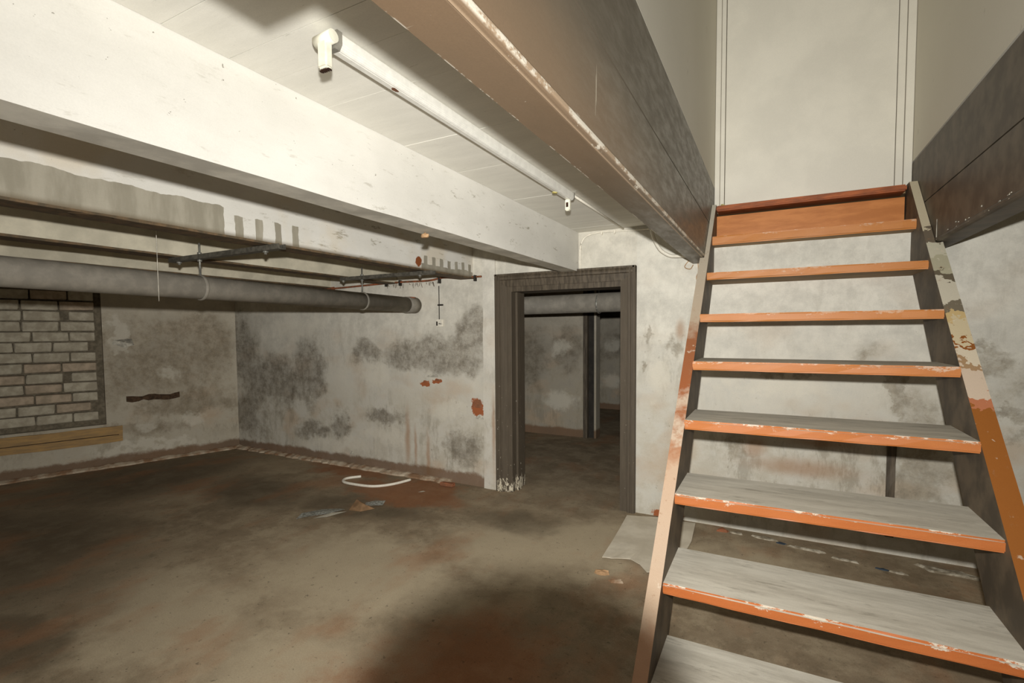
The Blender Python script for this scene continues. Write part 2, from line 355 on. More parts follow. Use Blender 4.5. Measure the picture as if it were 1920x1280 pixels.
M_edgeR = stringer_edge('right_stringer_edge', [(0, (146, 88, 34)), (1.13, (178, 112, 78)), (1.17, (200, 180, 158)), (1.27, (160, 130, 96)), (1.30, (206, 192, 168)), (1.37, (140, 84, 36)), (1.39, (200, 184, 150)), (1.48, (196, 170, 120)), (1.52, (116, 106, 88)), (1.57, (200, 192, 172)), (1.68, (104, 94, 76)), (1.74, (178, 172, 146)), (1.84, (198, 192, 170)), (1.93, (110, 98, 82)), (1.99, (200, 188, 160))], .15, True)

M_lampw = simple('lamp_white_enamel', (232, 230, 220), .35, .5, scale=30, var=.05)
M_holder = simple('lampholder_plastic', (236, 232, 212), .45, .4, scale=30, var=.08)
M_lampend = simple('lamp_end_grey', (140, 136, 124), .6, .3, scale=18, var=.2)
M_pipe = simple('grey_cast_pipe', (134, 128, 116), .7, .3, scale=14, var=.12)
M_steel = simple('galvanised_steel', (150, 148, 138), .4, .5, metal=.4, scale=40, var=.3)
M_steeld = simple('dark_steel_channel', (98, 94, 84), .5, .4, metal=.2, scale=40, var=.3)
M_white = simple('white_plastic', (226, 220, 204), .5, .4, scale=40, var=.06)
M_paintw = simple('white_door_paint', (222, 217, 202), .6, .3, scale=3, var=.04)
M_brick = simple('painted_grey_brick', (182, 174, 154), .9, .15, scale=13, c2=(156, 147, 128), bump=.5)
M_brickd = simple('bare_dark_brick', (96, 82, 66), .9, .15, scale=13, c2=(72, 62, 50), bump=.5)
M_brickp = simple('pinkish_brick', (180, 162, 140), .9, .15, scale=13, c2=(150, 136, 116), bump=.5)
M_mortar = simple('dark_mortar', (124, 114, 96), .95, .1, scale=24, c2=(98, 90, 75), bump=.5)
M_sill = simple('yellowish_timber', (172, 138, 88), .75, .2, scale=6, c2=(146, 120, 84), stretch=(1, 1, 8))
M_fillet = simple('cement_fillet', (186, 172, 150), .95, .1, scale=9, c2=(140, 110, 84), bump=.6)
M_redbrick = simple('red_brick', (150, 94, 66), .95, .1, scale=22, c2=(118, 82, 60), bump=.5)
M_plasterc = simple('plaster_crumb', (206, 200, 184), .95, .1, scale=22, var=.25, bump=.5)
M_crumb = simple('dull_plaster_crumb', (176, 168, 150), .95, .1, scale=26, c2=(120, 110, 92), bump=.5)
M_sheet = simple('pale_board_sheet', (212, 203, 184), .85, .15, scale=5, c2=(194, 184, 164))
M_foam = simple('yellow_foam', (216, 204, 132), .9, .1, scale=40, c2=(170, 156, 90), bump=.6)
M_black = simple('near_black_paint', (52, 48, 42), .7, .2, scale=9)
M_card = simple('brown_cardboard', (186, 150, 112), .9, .1, scale=20, var=.15)
M_blue = simple('blue_paint_flake', (66, 78, 90), .8, .2, scale=20)
M_film = simple('clear_film_scrap', (222, 224, 218), .25, .6, scale=60, c2=(150, 150, 138))
M_burn = simple('scorched_contact', (60, 34, 20), .7, .2, scale=40)

# ---------------------------------------------------------------- geometry helpers
def tag(o, label=None, cat=None, group=None, kind=None):
    if label: o['label'] = label
    if cat: o['category'] = cat
    if group: o['group'] = group
    if kind: o['kind'] = kind
    return o
def obj(name, bm, mats, parent=None, smooth=False, loc=None):
    me = bpy.data.meshes.new(name)
    bmesh.ops.recalc_face_normals(bm, faces=bm.faces)
    if smooth:
        for f in bm.faces: f.smooth = True
    bm.to_mesh(me); bm.free()
    for m in (mats if isinstance(mats, (list, tuple)) else [mats]): me.materials.append(m)
    o = bpy.data.objects.new(name, me); COL.objects.link(o)
    if parent: o.parent = parent
    if loc: o.location = loc
    return o
def empty(name, loc=(0, 0, 0)):
    o = bpy.data.objects.new(name, None); COL.objects.link(o); o.location = loc; o.empty_display_size = .1
    return o
def box(bm, a, b, mi=0):
    x0, y0, z0 = a; x1, y1, z1 = b
    v = [bm.verts.new(p) for p in ((x0, y0, z0), (x1, y0, z0), (x1, y1, z0), (x0, y1, z0), (x0, y0, z1), (x1, y0, z1), (x1, y1, z1), (x0, y1, z1))]
    fs = []
    for q in ((0, 3, 2, 1), (4, 5, 6, 7), (0, 1, 5, 4), (1, 2, 6, 5), (2, 3, 7, 6), (3, 0, 4, 7)):
        f = bm.faces.new([v[i] for i in q]); f.material_index = mi; fs.append(f)
    return fs
def NB(): return bmesh.new()
def bev(bm, w, seg=2):
    bmesh.ops.bevel(bm, geom=list(bm.edges), offset=w, segments=seg, affect='EDGES', clamp_overlap=True)
def cutgrid(bm, xs=(), ys=(), zs=()):
    for n, L in (((1, 0, 0), xs), ((0, 1, 0), ys), ((0, 0, 1), zs)):
        for t in L:
            bmesh.ops.bisect_plane(bm, geom=bm.verts[:] + bm.edges[:] + bm.faces[:], plane_co=Vector(n) * t, plane_no=n)
def jitter(bm, amp, fixed=None):
    for v in bm.verts:
        if fixed and fixed(v.co): continue
        v.co += Vector([random.uniform(-amp, amp) for _ in range(3)])
def prism(bm, prof, axis, t0, t1, mi=0):
    """extrude the closed 2-D profile along an axis; axis 'Y' takes (x,z), 'X' takes (y,z), 'Z' takes (x,y)"""
    def P(p, t): return {'Y': (p[0], t, p[1]), 'X': (t, p[0], p[1]), 'Z': (p[0], p[1], t)}[axis]
    A = [bm.verts.new(P(p, t0)) for p in prof]; B = [bm.verts.new(P(p, t1)) for p in prof]
    n = len(prof)
    for i in range(n):
        f = bm.faces.new((A[i], A[(i + 1) % n], B[(i + 1) % n], B[i])); f.material_index = mi
    bm.faces.new(A[::-1]).material_index = mi; bm.faces.new(B).material_index = mi
def tube(bm, pts, r, n=12, caps=True, mi=0):
    pts = [Vector(p) for p in pts]; rings = []
    up = Vector((0, 0, 1))
    for i, p in enumerate(pts):
        d = (pts[min(i + 1, len(pts) - 1)] - pts[max(i - 1, 0)]).normalized()
        s = d.cross(up if abs(d.z) < .95 else Vector((1, 0, 0))).normalized(); u = s.cross(d)
        rr_ = r[i] if isinstance(r, (list, tuple)) else r
        rings.append([bm.verts.new(p + (s * math.cos(2 * math.pi * k / n) + u * math.sin(2 * math.pi * k / n)) * rr_) for k in range(n)])
    for a, b in zip(rings, rings[1:]):
        for k in range(n):
            f = bm.faces.new((a[k], a[(k + 1) % n], b[(k + 1) % n], b[k])); f.smooth = True; f.material_index = mi
    if caps:
        bm.faces.new(rings[0][::-1]).material_index = mi; bm.faces.new(rings[-1]).material_index = mi
def spline(P, n=6):
    P = [Vector(p) for p in P]; Q = [P[0]] + P + [P[-1]]; out = []
    for i in range(1, len(Q) - 2):
        for k in range(n):
            t = k / n; a, b, c, d = Q[i - 1:i + 3]
            out.append(.5 * ((2 * b) + (c - a) * t + (2 * a - 5 * b + 4 * c - d) * t * t + (3 * b - a - 3 * c + d) * t ** 3))
    out.append(P[-1]); return out
def torus(bm, c, R_, r, axis='Y', n=24, m=8):
    c = Vector(c); rings = []
    for i in range(n):
        a = 2 * math.pi * i / n
        d = Vector((math.cos(a), 0, math.sin(a))) if axis == 'Y' else Vector((0, math.cos(a), math.sin(a)))
        ax = Vector((0, 1, 0)) if axis == 'Y' else Vector((1, 0, 0))
        rings.append([bm.verts.new(c + d * (R_ + r * .4 * math.cos(2 * math.pi * k / m)) + ax * r * math.sin(2 * math.pi * k / m)) for k in range(m)])
    for i in range(n):
        a, b = rings[i], rings[(i + 1) % n]
        for k in range(m):
            f = bm.faces.new((a[k], a[(k + 1) % m], b[(k + 1) % m], b[k])); f.smooth = True
def rock(bm, c, s, seed, flat=.5):
    rnd = random.Random(seed)
    r = bmesh.ops.create_icosphere(bm, subdivisions=2, radius=1)
    for v in r['verts']:
        k = 1 + rnd.uniform(-.22, .22)
        v.co = Vector((v.co.x * s[0] * k, v.co.y * s[1] * k, max(-.0, v.co.z * s[2] * k + s[2] * flat))) + Vector(c)

YB, YB2 = 3.89, 4.14           # front and back face of the back wall
H = 2.256                      # underside of the ceiling boards
HS = 2.27

# ---------------------------------------------------------------- structure
b = NB(); box(b, (-9.5, -2.8, -.12), (3.0, 9.3, 0)); tag(obj('floor', b, M_floor), kind='structure')
# back wall, left of the door (a room-high wall), above the door, and right of it
b = NB(); box(b, (-7.0, YB, 0), (-2.21, YB2, 2.54)); box(b, (-2.21, YB, 1.95), (-.95, YB2, 2.54))
wbl = tag(obj('wall_back', b, M_backL), kind='structure')
b = NB(); box(b, (-.95, YB, 0), (-.45, YB2, 2.54)); box(b, (-.45, YB, 0), (.815, YB2, 2.06)); box(b, (.815, YB, 0), (2.9, YB2, 2.54))
wbr = tag(obj('wall_right_of_door', b, M_backR), kind='structure'); wbr.name = 'wall_back_right'
# pilaster strip of plaster left of the door
b = NB(); box(b, (-2.345, YB - .018, 0), (-2.215, YB + .01, 2.10)); cutgrid(b, zs=[.2 * i for i in range(1, 10)]); jitter(b, .004, lambda c: c.y > YB)
M_strip = wall_material('plaster_strip', None, None, None, [(-2.24, .55, .03, .5)], tone=(220, 215, 202), base_band=False)
tag(obj('trim_1', b, M_strip), kind='structure')
# left wall (slightly skewed), with a bricked-up opening
E0 = Vector((-6.0, 3.89, 0)); ex = Vector((-.309, -.951, 0)).normalized(); ny = Vector((-ex.y, ex.x, 0))
LW = Matrix(((ex.x, ny.x, 0, E0.x), (ex.y, ny.y, 0, E0.y), (0, 0, 1, 0), (0, 0, 0, 1)))
b = NB()
box(b, (-.4, -.3, 0), (1.30, 0, HS)); box(b, (1.30, -.3, 0), (7.0, 0, .47)); box(b, (1.30, -.3, 1.98), (7.0, 0, HS))
box(b, (1.30, -.3, .47), (7.0, -.075, 1.98), 1)
# slot hacked in the plaster
wl = obj('wall_left', b, [M_left, M_mortar]); wl.matrix_world = LW; tag(wl, kind='structure')
M_slot = simple('exposed_slot_brick', (84, 66, 50), .95, .1, scale=30, c2=(58, 46, 36), bump=.6)
b = NB(); box(b, (.62, -.02, .70), (1.12, .004, .755)); cutgrid(b, xs=[.62 + .05 * i for i in range(1, 10)])
for v in b.verts: v.co.z += random.uniform(-.014, .014)
b.normal_update(); obj('bare_patch', b, M_slot, wl)
# bricks
bm_var = []
for k in range(4):
    b = NB(); L_ = .272; box(b, (-L_ / 2, -.03, -.045), (L_ / 2, .03, .045)); bev(b, .007, 1); jitter(b, .0035)
    me = bpy.data.meshes.new('brick'); bmesh.ops.recalc_face_normals(b, faces=b.faces); b.to_mesh(me); b.free()
    me.materials.append([M_brick, M_brick, M_brickp, M_brick][k]); bm_var.append(me)
b = NB(); box(b, (-.10, -.03, -.045), (.10, .03, .045)); bev(b, .007, 1); jitter(b, .0035)
half = bpy.data.meshes.new('brick_half'); bmesh.ops.recalc_face_normals(b, faces=b.faces); b.to_mesh(half); b.free(); half.materials.append(M_brick)
b = NB(); box(b, (-.05, -.03, -.045), (.05, .03, .045)); bev(b, .007, 1); jitter(b, .004)
darkq = bpy.data.meshes.new('brick_dark'); bmesh.ops.recalc_face_normals(b, faces=b.faces); b.to_mesh(darkq); b.free(); darkq.materials.append(M_brickd)
rb = random.Random(3)
zc = .575; row = 0
while zc < 1.95:
    x = 1.375 + (0 if row % 2 else .005)
    x0 = 1.36
    if row % 2 == 0:
        o = bpy.data.objects.new('brick', half); COL.objects.link(o); o.parent = wl
        o.location = (x0 + .10, -.042 + rb.uniform(-.004, .004), zc); x = x0 + .212
    else: x = x0 + rb.choice([0, .0])
    if row % 3 == 1: x += .06
    while x < 3.1:
        o = bpy.data.objects.new('brick', bm_var[rb.randrange(4)]); COL.objects.link(o); o.parent = wl
        o.location = (x + .136, -.042 + rb.uniform(-.006, .005), zc + rb.uniform(-.002, .002))
        o.rotation_euler = (0, rb.uniform(-.008, .008), 0)
        x += .284
    zc += .1065; row += 1
# timber sill under the opening
b = NB(); box(b, (1.17, -.03, .27), (7.0, .022, .44)); cutgrid(b, xs=[1.3 + .25 * i for i in range(22)]); jitter(b, .006, lambda c: c.y < 0)
obj('sill_beam', b, M_sill, wl)
b = NB(); box(b, (1.2, -.02, .345), (7.0, .028, .352)); obj('sill_groove', b, M_slot, wl)
# peeling flake on the left wall
b = NB(); vs = [b.verts.new(p) for p in ((1.05, .004, 1.40), (1.20, .004, 1.385), (1.22, .006, 1.345), (1.12, .03, 1.30), (1.03, .02, 1.33))]; b.faces.new(vs)
bmesh.ops.solidify(b, geom=b.faces[:], thickness=.004); obj('plaster_flake', b, M_plasterc, wl)
# cement fillets at the wall foot
def fillet(name, P0, P1, nrm, h, d, n, mat, seed):
    r_ = random.Random(seed); b = NB(); P0 = Vector(P0); P1 = Vector(P1); nrm = Vector(nrm); prev = None
    for i in range(n + 1):
        p = P0.lerp(P1, i / n); dd = d * r_.uniform(.75, 1.2); hh = h * r_.uniform(.75, 1.25)
        sec = [p, p + nrm * dd, p + nrm * dd * .9 + Vector((0, 0, hh * .45)), p + nrm * dd * .35 + Vector((0, 0, hh)), p + Vector((0, 0, hh * 1.05))]
        sec = [b.verts.new(q) for q in sec]
        if prev:
            for k in range(4): b.faces.new((prev[k], prev[k + 1], sec[k + 1], sec[k]))
        else: b.faces.new(sec)
        prev = sec
    b.faces.new(prev[::-1])
    return tag(obj(name, b, mat), kind='structure')
fillet('baseboard_back', (-5.98, YB, 0), (-2.72, YB, 0), (0, -1, 0), .028, .075, 60, M_fillet, 1)
pL = E0 + ex * 5
fillet('baseboard_left', E0, pL, ny, .03, .07, 80, M_fillet, 2)
# ceiling slab around the stairwell, and the boards of the visible bay
b = NB(); box(b, (-9.5, -2.8, HS), (-.53, YB, 2.54)); box(b, (.9, -2.8, HS), (3.0, YB, 2.54)); box(b, (-.53, -2.8, HS), (.9, -1.2, 2.54))
M_slab = ceil_material(); M_slab.name = 'slab_soffit'
cl = tag(obj('ceiling', b, M_slab), kind='structure')
ys = [-.32, -.12, .08, .27, .45, .60, .751, .935, 1.08, 1.30, 1.53, 1.72, 1.93, 2.13, 2.32, 2.54, 2.73, 2.95, 3.14, 3.34, 3.55, 3.72, YB]
rp = random.Random(5)
for a, c in zip(ys, ys[1:]):
    b = NB(); g_ = .0011 if c in (.751, .935) or a in (.751, .935) else .0003; dz = rp.uniform(-.0006, .0006)
    box(b, (-1.428, a + g_, H + dz), (-.536, c - g_, HS - .0005))
    obj('ceiling_board', b, M_ceil, cl)
# stairwell walls above
b = NB(); box(b, (-.62, -1.2, 2.54), (-.42, YB2 + .1, 5.2)); tag(obj('wall_stairwell_left', b, M_clean), kind='structure')
b = NB(); box(b, (.785, -1.2, 2.54), (.985, YB2 + .1, 5.2)); tag(obj('wall_stairwell_right', b, M_clean), kind='structure')
b = NB(); box(b, (-.62, -1.4, 2.27), (.985, -1.2, 5.2)); tag(obj('wall_stairwell_front', b, M_clean), kind='structure')
b = NB(); box(b, (-.62, -1.4, 5.2), (.985, YB2 + .3, 5.3)); tag(obj('ceiling_stairwell', b, M_clean), kind='structure')
# enclosing walls outside the picture
b = NB(); box(b, (-9.5, -3.0, 0), (3.0, -2.8, 2.54)); tag(obj('wall_front', b, M_backR), kind='structure')
b = NB(); box(b, (2.6, -2.8, 0), (2.9, YB, 2.54)); tag(obj('wall_right', b, M_backR), kind='structure')

# ---------------------------------------------------------------- the closed white door at the head of the stairs
d1 = tag(empty('door_1', (0, YB2, 2.34)), kind='structure')
def dz(p): return (p[0], p[1] - YB2, p[2] - 2.34)
b = NB(); box(b, dz((-.345, YB2, 2.375)), dz((.69, YB2 + .04, 5.2))); obj('door_panel', b, M_paintw, d1)
for xs_ in (((-.418, -.382, .0), (-.380, -.350, .008)), ((.694, .735, .006), (.738, .783, .0))):
    for (x0, x1, dd) in xs_:
        b = NB(); box(b, dz((x0, YB2 - .012 + dd, 2.36)), dz((x1, YB2 + .05, 5.2))); bmesh.ops.bevel(b, geom=b.edges[:], offset=.0025, segments=1, affect='EDGES'); obj('frame_strip', b, M_paintw, d1)
M_grv = simple('frame_gap', (120, 112, 92), .9, .1)
b = NB(); box(b, dz((-.42, YB2 + .03, 2.36)), dz((.785, YB2 + .09, 5.2))); obj('frame_backing', b, M_grv, d1)
b = NB(); box(b, dz((-.418, YB2 - .06, 2.33)), dz((.783, YB2 + .1, 2.365))); obj('threshold', b, M_under, d1)
for i, (x, z, s) in enumerate(((-.405, 2.385, .018), (-.355, 2.382, .024), (-.33, 2.378, .014))):
    b = NB(); rock(b, (0, 0, 0), (s, s * .8, s), 40 + i, .6)
    tag(obj('foam_lump', b, M_foam, smooth=True, loc=(x, YB2 - .035, z - .02)), ['small yellow foam lump in the left corner of the white upper door', 'larger yellow foam lump at the foot of the white upper door frame', 'tiny yellow foam lump on the white door sill, nearest the panel'][i], 'foam')

# ---------------------------------------------------------------- dark door frame in the back wall
D = tag(empty('door_2', (-1.58, YB, 0)), kind='structure')
def dd_(p): return (p[0] + 1.58, p[1] - YB, p[2])
def casing(side):
    # moulded casing profile in (x, y); side -1 left, +1 right
    xo = -2.212 if side < 0 else -.952
    P = [(0, .0), (0, -.034), (.010, -.040), (.022, -.040), (.026, -.030), (.034, -.030), (.038, -.038), (.050, -.038), (.054, -.026), (.062, -.026), (.066, -.020), (.118, -.016), (.122, 0)]
    pr = [(xo + (-side) * px_ + 1.58, py_) for px_, py_ in P]
    b = NB(); prism(b, pr, 'Z', 0, 1.955); return obj('casing', b, M_frame2, D)
casing(-1); casing(1)
P = [(0, 0), (-.040, 0), (-.040, -.014), (-.030, -.024), (-.036, -.034), (-.036, -.050), (-.024, -.056), (-.024, -.066), (-.016, -.112), (0, -.116)]
b = NB(); prism(b, [(y, 1.957 + z) for y, z in P], 'X', -2.212 + 1.58, -.952 + 1.58)
obj('head_casing', b, M_frame, D)
b = NB(); box(b, dd_((-2.21, YB - .012, 0)), dd_((-2.055, YB2, 1.95)), 0)
bmesh.ops.bevel(b, geom=b.edges[:], offset=.004, segments=1, affect='EDGES'); obj('jamb', b, M_frame2, D)
b = NB(); box(b, dd_((-2.056, YB + .07, 0)), dd_((-2.035, YB + .13, 1.80))); obj('door_stop', b, M_frame2, D)
b = NB(); box(b, dd_((-1.075, YB - .012, 0)), dd_((-.95, YB2, 1.95)), 0); obj('jamb', b, M_frame2, D)
b = NB(); box(b, dd_((-2.06, YB - .01, 1.80)), dd_((-1.07, YB2, 1.945))); obj('head_jamb', b, M_frame, D)

# ---------------------------------------------------------------- the room beyond the door
b = NB(); box(b, (-7.5, 6.35, 0), (-2.26, 6.5, 2.4)); tag(obj('wall_far', b, M_far), kind='structure')
b = NB(); box(b, (-.6, YB2, 0), (-.4, 9.0, 2.4)) ; tag(obj('wall_far_right', b, M_far), kind='structure')
b = NB(); box(b, (-7.6, YB2, 0), (-7.5, 9.0, 2.4)); tag(obj('wall_far_left', b, M_far), kind='structure')
b = NB(); box(b, (-7.6, YB2, 2.3), (-.4, 9.0, 2.4)); tag(obj('ceiling_far', b, M_slab), kind='structure')
b = NB(); box(b, (-7.5, 8.9, 0), (-.6, 9.0, 2.3)); tag(obj('wall_far_end', b, M_far), kind='structure')
d3 = tag(empty('door_3', (-2.2, 6.35, 0)), kind='structure')
b = NB(); box(b, (-.06, -.03, 0), (.0, .18, 2.3)); obj('jamb', b, M_frame, d3)
b = NB(); box(b, (0, .03, 0), (.075, .18, 2.3)); obj('jamb', b, M_black, d3)
b = NB(); box(b, (.085, -.01, 0), (.115, .16, 2.3)); bev(b, .004, 1); obj('light_edge_strip', b, M_far, d3)
b = NB(); box(b, (.116, 0, 2.0), (1.0, .18, 2.3)); obj('head_jamb', b, M_frame, d3)

pf = tag(empty('far_drain_pipe', (-1.9, 4.9, 1.73)), 'grey drain pipe crossing the dark room seen through the doorway', 'pipe')
b = NB(); tube(b, [(-4.5, 0, -.02), (.7, 0, .01)], .098, 28); obj('pipe_run', b, M_pipe, pf)
b = NB(); torus(b, (.32, 0, 0), .101, .008, 'X'); obj('pipe_ring', b, M_steel, pf)
b = NB(); tube(b, [(.32, 0, .095), (.32, 0, .55)], .005, 8); obj('hanger_rod', b, M_steel, pf)

# ---------------------------------------------------------------- ceiling beams
def beam(name, X0, wdt, mat, sof, label, zb=1.94):
    t = tag(empty(name, (X0, YB, zb)), label, 'beam')
    b = NB(); box(b, (-wdt, -6.4, 0), (0, 0, HS - zb)); 
    for f in b.faces:
        if f.normal.z < -.5 or (f.calc_center_median().z < .001): f.material_index = 1
    cutgrid(b, ys=[-6.4 + .2 * i for i in range(1, 32)], zs=[.1, .2])
    jitter(b, .0016, lambda c: c.z > .3 or c.y > -.001)
    obj('beam_body', b, [mat, sof], t)
    return t
B1 = beam('ceiling_beam', -1.43, .13, M_beam1, M_soffit, 'bright white painted ceiling beam nearest the camera, running to the doorway')
B2 = beam('ceiling_beam', -2.46, .13, M_beam2, M_rust, 'patchy ceiling beam with grey comb-shaped paint marks and rusty underside')
B3 = beam('ceiling_beam', -3.36, .13, M_beam3, M_rust, 'narrow-looking white ceiling beam just before the grey drain pipe')
B4 = beam('ceiling_beam', -4.30, .13, M_beam3, M_rust, 'farthest ceiling beam, seen just above the grey drain pipe')
# flange lips on the steel beams
for t, w_ in ((B2, .13), (B3, .13), (B4, .13)):
    b = NB(); box(b, (-w_ - .004, -6.4, -.004), (.006, 0, .008)); cutgrid(b, ys=[-6.4 + .16 * i for i in range(1, 40)]); jitter(b, .0015)
    obj('flange_lip', b, M_rust, t)
b = NB(); rock(b, (-.045, 0, 0), (.055, .075, .020), 33, -.2); obj('bulge', b, M_rust, B2, loc=(0, -2.86, -.004))
b = NB(); rock(b, (0, 0, -.03), (.02, .014, .022), 3, .2); obj('hanging_chip', b, M_card, B1, loc=(-.083, 1.962 - YB, 0))
b = NB(); box(b, (-.12, -.04, -.05), (0, .0, .0)); obj('hanger_tab', b, M_rust, B3, loc=(-.06, -2.95, 0))
# red rust patch and end plate on the back wall near the beams
b = NB(); rock(b, (0, 0, 0), (.10, .012, .05), 21, 0); tag(obj('rust_patch', b, M_rustred, wbl, loc=(-4.30, YB - .002, 1.90))); 

# ---------------------------------------------------------------- brown boxed beams at both sides of the stairwell
bx = tag(empty('stairwell_box_beam', (-.42, YB2, 1.94)), 'brown boxed-in beam along the left side of the stair opening, scuffed white edges', 'beam')
L0 = -1.2 - YB2
def box_beam(root, s, mat):
    # s=+1: side face at x=0 with the box extending to -x ; s=-1 mirrored
    def mk(name, prof, m=mat):
        b = NB(); prism(b, [(s * x, z) for x, z in prof], 'Y', L0, .07); return obj(name, b, m, root)
    mk('bottom_board', [(-.114, 0), (-.014, 0), (-.014, .018), (-.114, .018)])
    mk('corner_bead', [(-.013, -.002), (-.004, .001), (.003, .008), (.004, .016), (0, .022), (-.013, .022)])
    mk('lower_side_board', [(0, .0225), (0, .272), (-.018, .272), (-.018, .0225)])
    mk('upper_side_board', [(0, .279), (0, .598), (-.018, .598), (-.018, .279)])
    mk('groove_backing', [(-.012, .02), (-.012, .598), (-.1, .598), (-.1, .02)], M_black)
    mk('outer_side_board', [(-.101, .019), (-.114, .019), (-.114, .325), (-.101, .325)])
box_beam(bx, 1, M_brown)
bxr = tag(empty('stairwell_box_beam', (.785, YB2, 1.93)), 'dark brown boxed-in beam along the right side of the stair opening', 'beam')
box_beam(bxr, -1, M_brownR)
# white chips along the right box edge
rc = random.Random(9)
b = NB()
for i in range(16):
    y = rc.uniform(-1.6, -.5); z = rc.uniform(.006, .05); l = rc.uniform(.006, .02)
    box(b, (-.0035, y, z), (-.001, y + l, z + rc.uniform(.003, .007)))
tag(obj('paint_chips', b, M_plasterc, bxr), kind='stuff')
b = NB(); box(b, (-.003, -.62, .02), (-.001, -.616, .12)); box(b, (-.003, -.622, .02), (-.001, -.612, .045)); obj('paint_run', b, M_plasterc, bxr)
# unseen block beside the left box, added above the view to shadow the ceiling
b = NB(); box(b, (-.72, .1, 1.985), (-.536, .535, 2.255)); bev(b, .004, 1)
tag(obj('shadow_block', b, M_under), 'unseen block added beside the left box beam just above the view to cast the ceiling shadow', 'shadow block')

# ---------------------------------------------------------------- staircase
st = tag(empty('staircase', (.175, 1.8, 0)), 'steep open wooden stairs with orange nosings and dusty grey treads', 'staircase')
ox, oy = .175, 1.8
TR = [(1.80, .110), (2.07, .397), (2.335, .696), (2.604, .996), (2.873, 1.279), (3.150, 1.546), (3.463, 1.824), (3.757, 2.105)]
rt = random.Random(2)
for i, (y, z) in enumerate(TR):
    dep = .385 if i < 6 else .36
    b = NB(); box(b, (-.567, 0, -.026), (.567, dep, .022))
    cutgrid(b, xs=[-.5 + .1 * k for k in range(11)])
    bmesh.ops.bevel(b, geom=[e for e in b.edges if all(abs(v.co.y) < 1e-4 for v in e.verts) and abs(e.verts[0].co.z - e.verts[1].co.z) < 1e-5], offset=.008, segments=2, affect='EDGES')
    for v in b.verts:
        if v.co.y < .02: v.co.z += rt.uniform(-.0012, .0008); v.co.y += rt.uniform(-.0015, .002)
    b.normal_update()
    for f in b.faces:
        nz = f.normal.z; f.material_index = 1 if nz > .8 else (2 if nz < -.8 else 0)
    if i == 7:
        for v in b.verts:
            if v.co.z < 0: v.co.z -= .012
    o = obj('tread', b, [M_orange, M_dust, M_under], st, loc=(0, y - oy, z - .022))
# top nosing and orange riser
b = NB(); box(b, (-.567, 0, -.02), (.56, .16, .02)); bmesh.ops.bevel(b, geom=b.edges[:], offset=.008, segments=2, affect='EDGES')
M_top = simple('top_nosing', (168, 92, 48), .55, .3, scale=9, c2=(130, 72, 40), stretch=(1, 5, 5))
obj('tread', b, M_top, st, loc=(0, 3.99 - oy, 2.348))
b = NB(); box(b, (-.567, 0, 2.106), (.56, .02, 2.300)); obj('riser', b, M_riser, st, loc=(0, 4.05 - oy, 0))
# stringers
def fy(z): return 2.07 + (z - .397) * .985
def stringer(xi, xo, xo_top, zc, medge, label, fo):
    b = NB()
    def pts(z0, z1): return [(fy(z0) - fo - oy, z0), (fy(z1) - fo - oy, z1), (min(fy(z1) + .40, YB - .002) - oy, z1), (min(fy(z0) + .40, YB - .002) - oy, z0)]
    lo = [(fy(0) - fo - oy, 0), (fy(zc) - fo - oy, zc), (YB - .003 - oy, zc), (YB - .003 - oy, fy and 1.86), (fy(0) + .44 - oy, 0)]
    prism(b, lo, 'X', xi - ox, xo - ox)
    hi = [(fy(zc) - fo - oy, zc), (fy(2.375) - fo - oy, 2.375), (4.10 - oy, 2.375), (4.10 - oy, 2.062), (YB - .003 - oy, 2.062), (YB - .003 - oy, zc)]
    prism(b, hi, 'X', xi - ox, xo_top - ox)
    b.normal_update(); bmesh.ops.recalc_face_normals(b, faces=b.faces)
    for f in b.faces:
        f.material_index = 1 if (f.normal.y < -.3 and f.normal.z > .1) else 0
    o = obj('stringer', b, [M_strin, medge], st); o['label'] = label
    return o
stringer(-.39, -.445, -.418, 1.935, M_edgeL, 'left stringer with pale pink and orange worn edge', .035)
stringer(.742, .815, .783, 1.925, M_edgeR, 'right stringer with cream flaked top and orange lower edge', .045)

# ---------------------------------------------------------------- fluorescent lamp without tube
lp = tag(empty('fluorescent_lamp_fitting', (-1.068, 1.86, H)), 'empty white fluorescent batten on the ceiling beside the brown beam', 'lamp')
b = NB()
prof = [(-.020, 0), (-.022, -.030), (-.016, -.042), (.010, -.044), (.020, -.038), (.023, -.028), (.023, 0)]
prism(b, prof, 'Y', -.86, .90); bmesh.ops.bevel(b, geom=[e for e in b.edges if abs(e.verts[0].co.y - e.verts[1].co.y) > 1], offset=.003, segments=2, affect='EDGES')
obj('batten', b, M_lampw, lp)
b = NB(); prism(b, [(-.028, 0), (-.028, -.032), (-.018, -.046), (.018, -.046), (.028, -.032), (.028, 0)], 'Y', -.876, -.858); obj('end_plate', b, M_lampend, lp)
b = NB(); prism(b, [(-.026, 0), (-.026, -.030), (-.018, -.042), (.018, -.042), (.026, -.030), (.026, 0)], 'Y', .90, .912); obj('end_plate', b, M_lampend, lp)
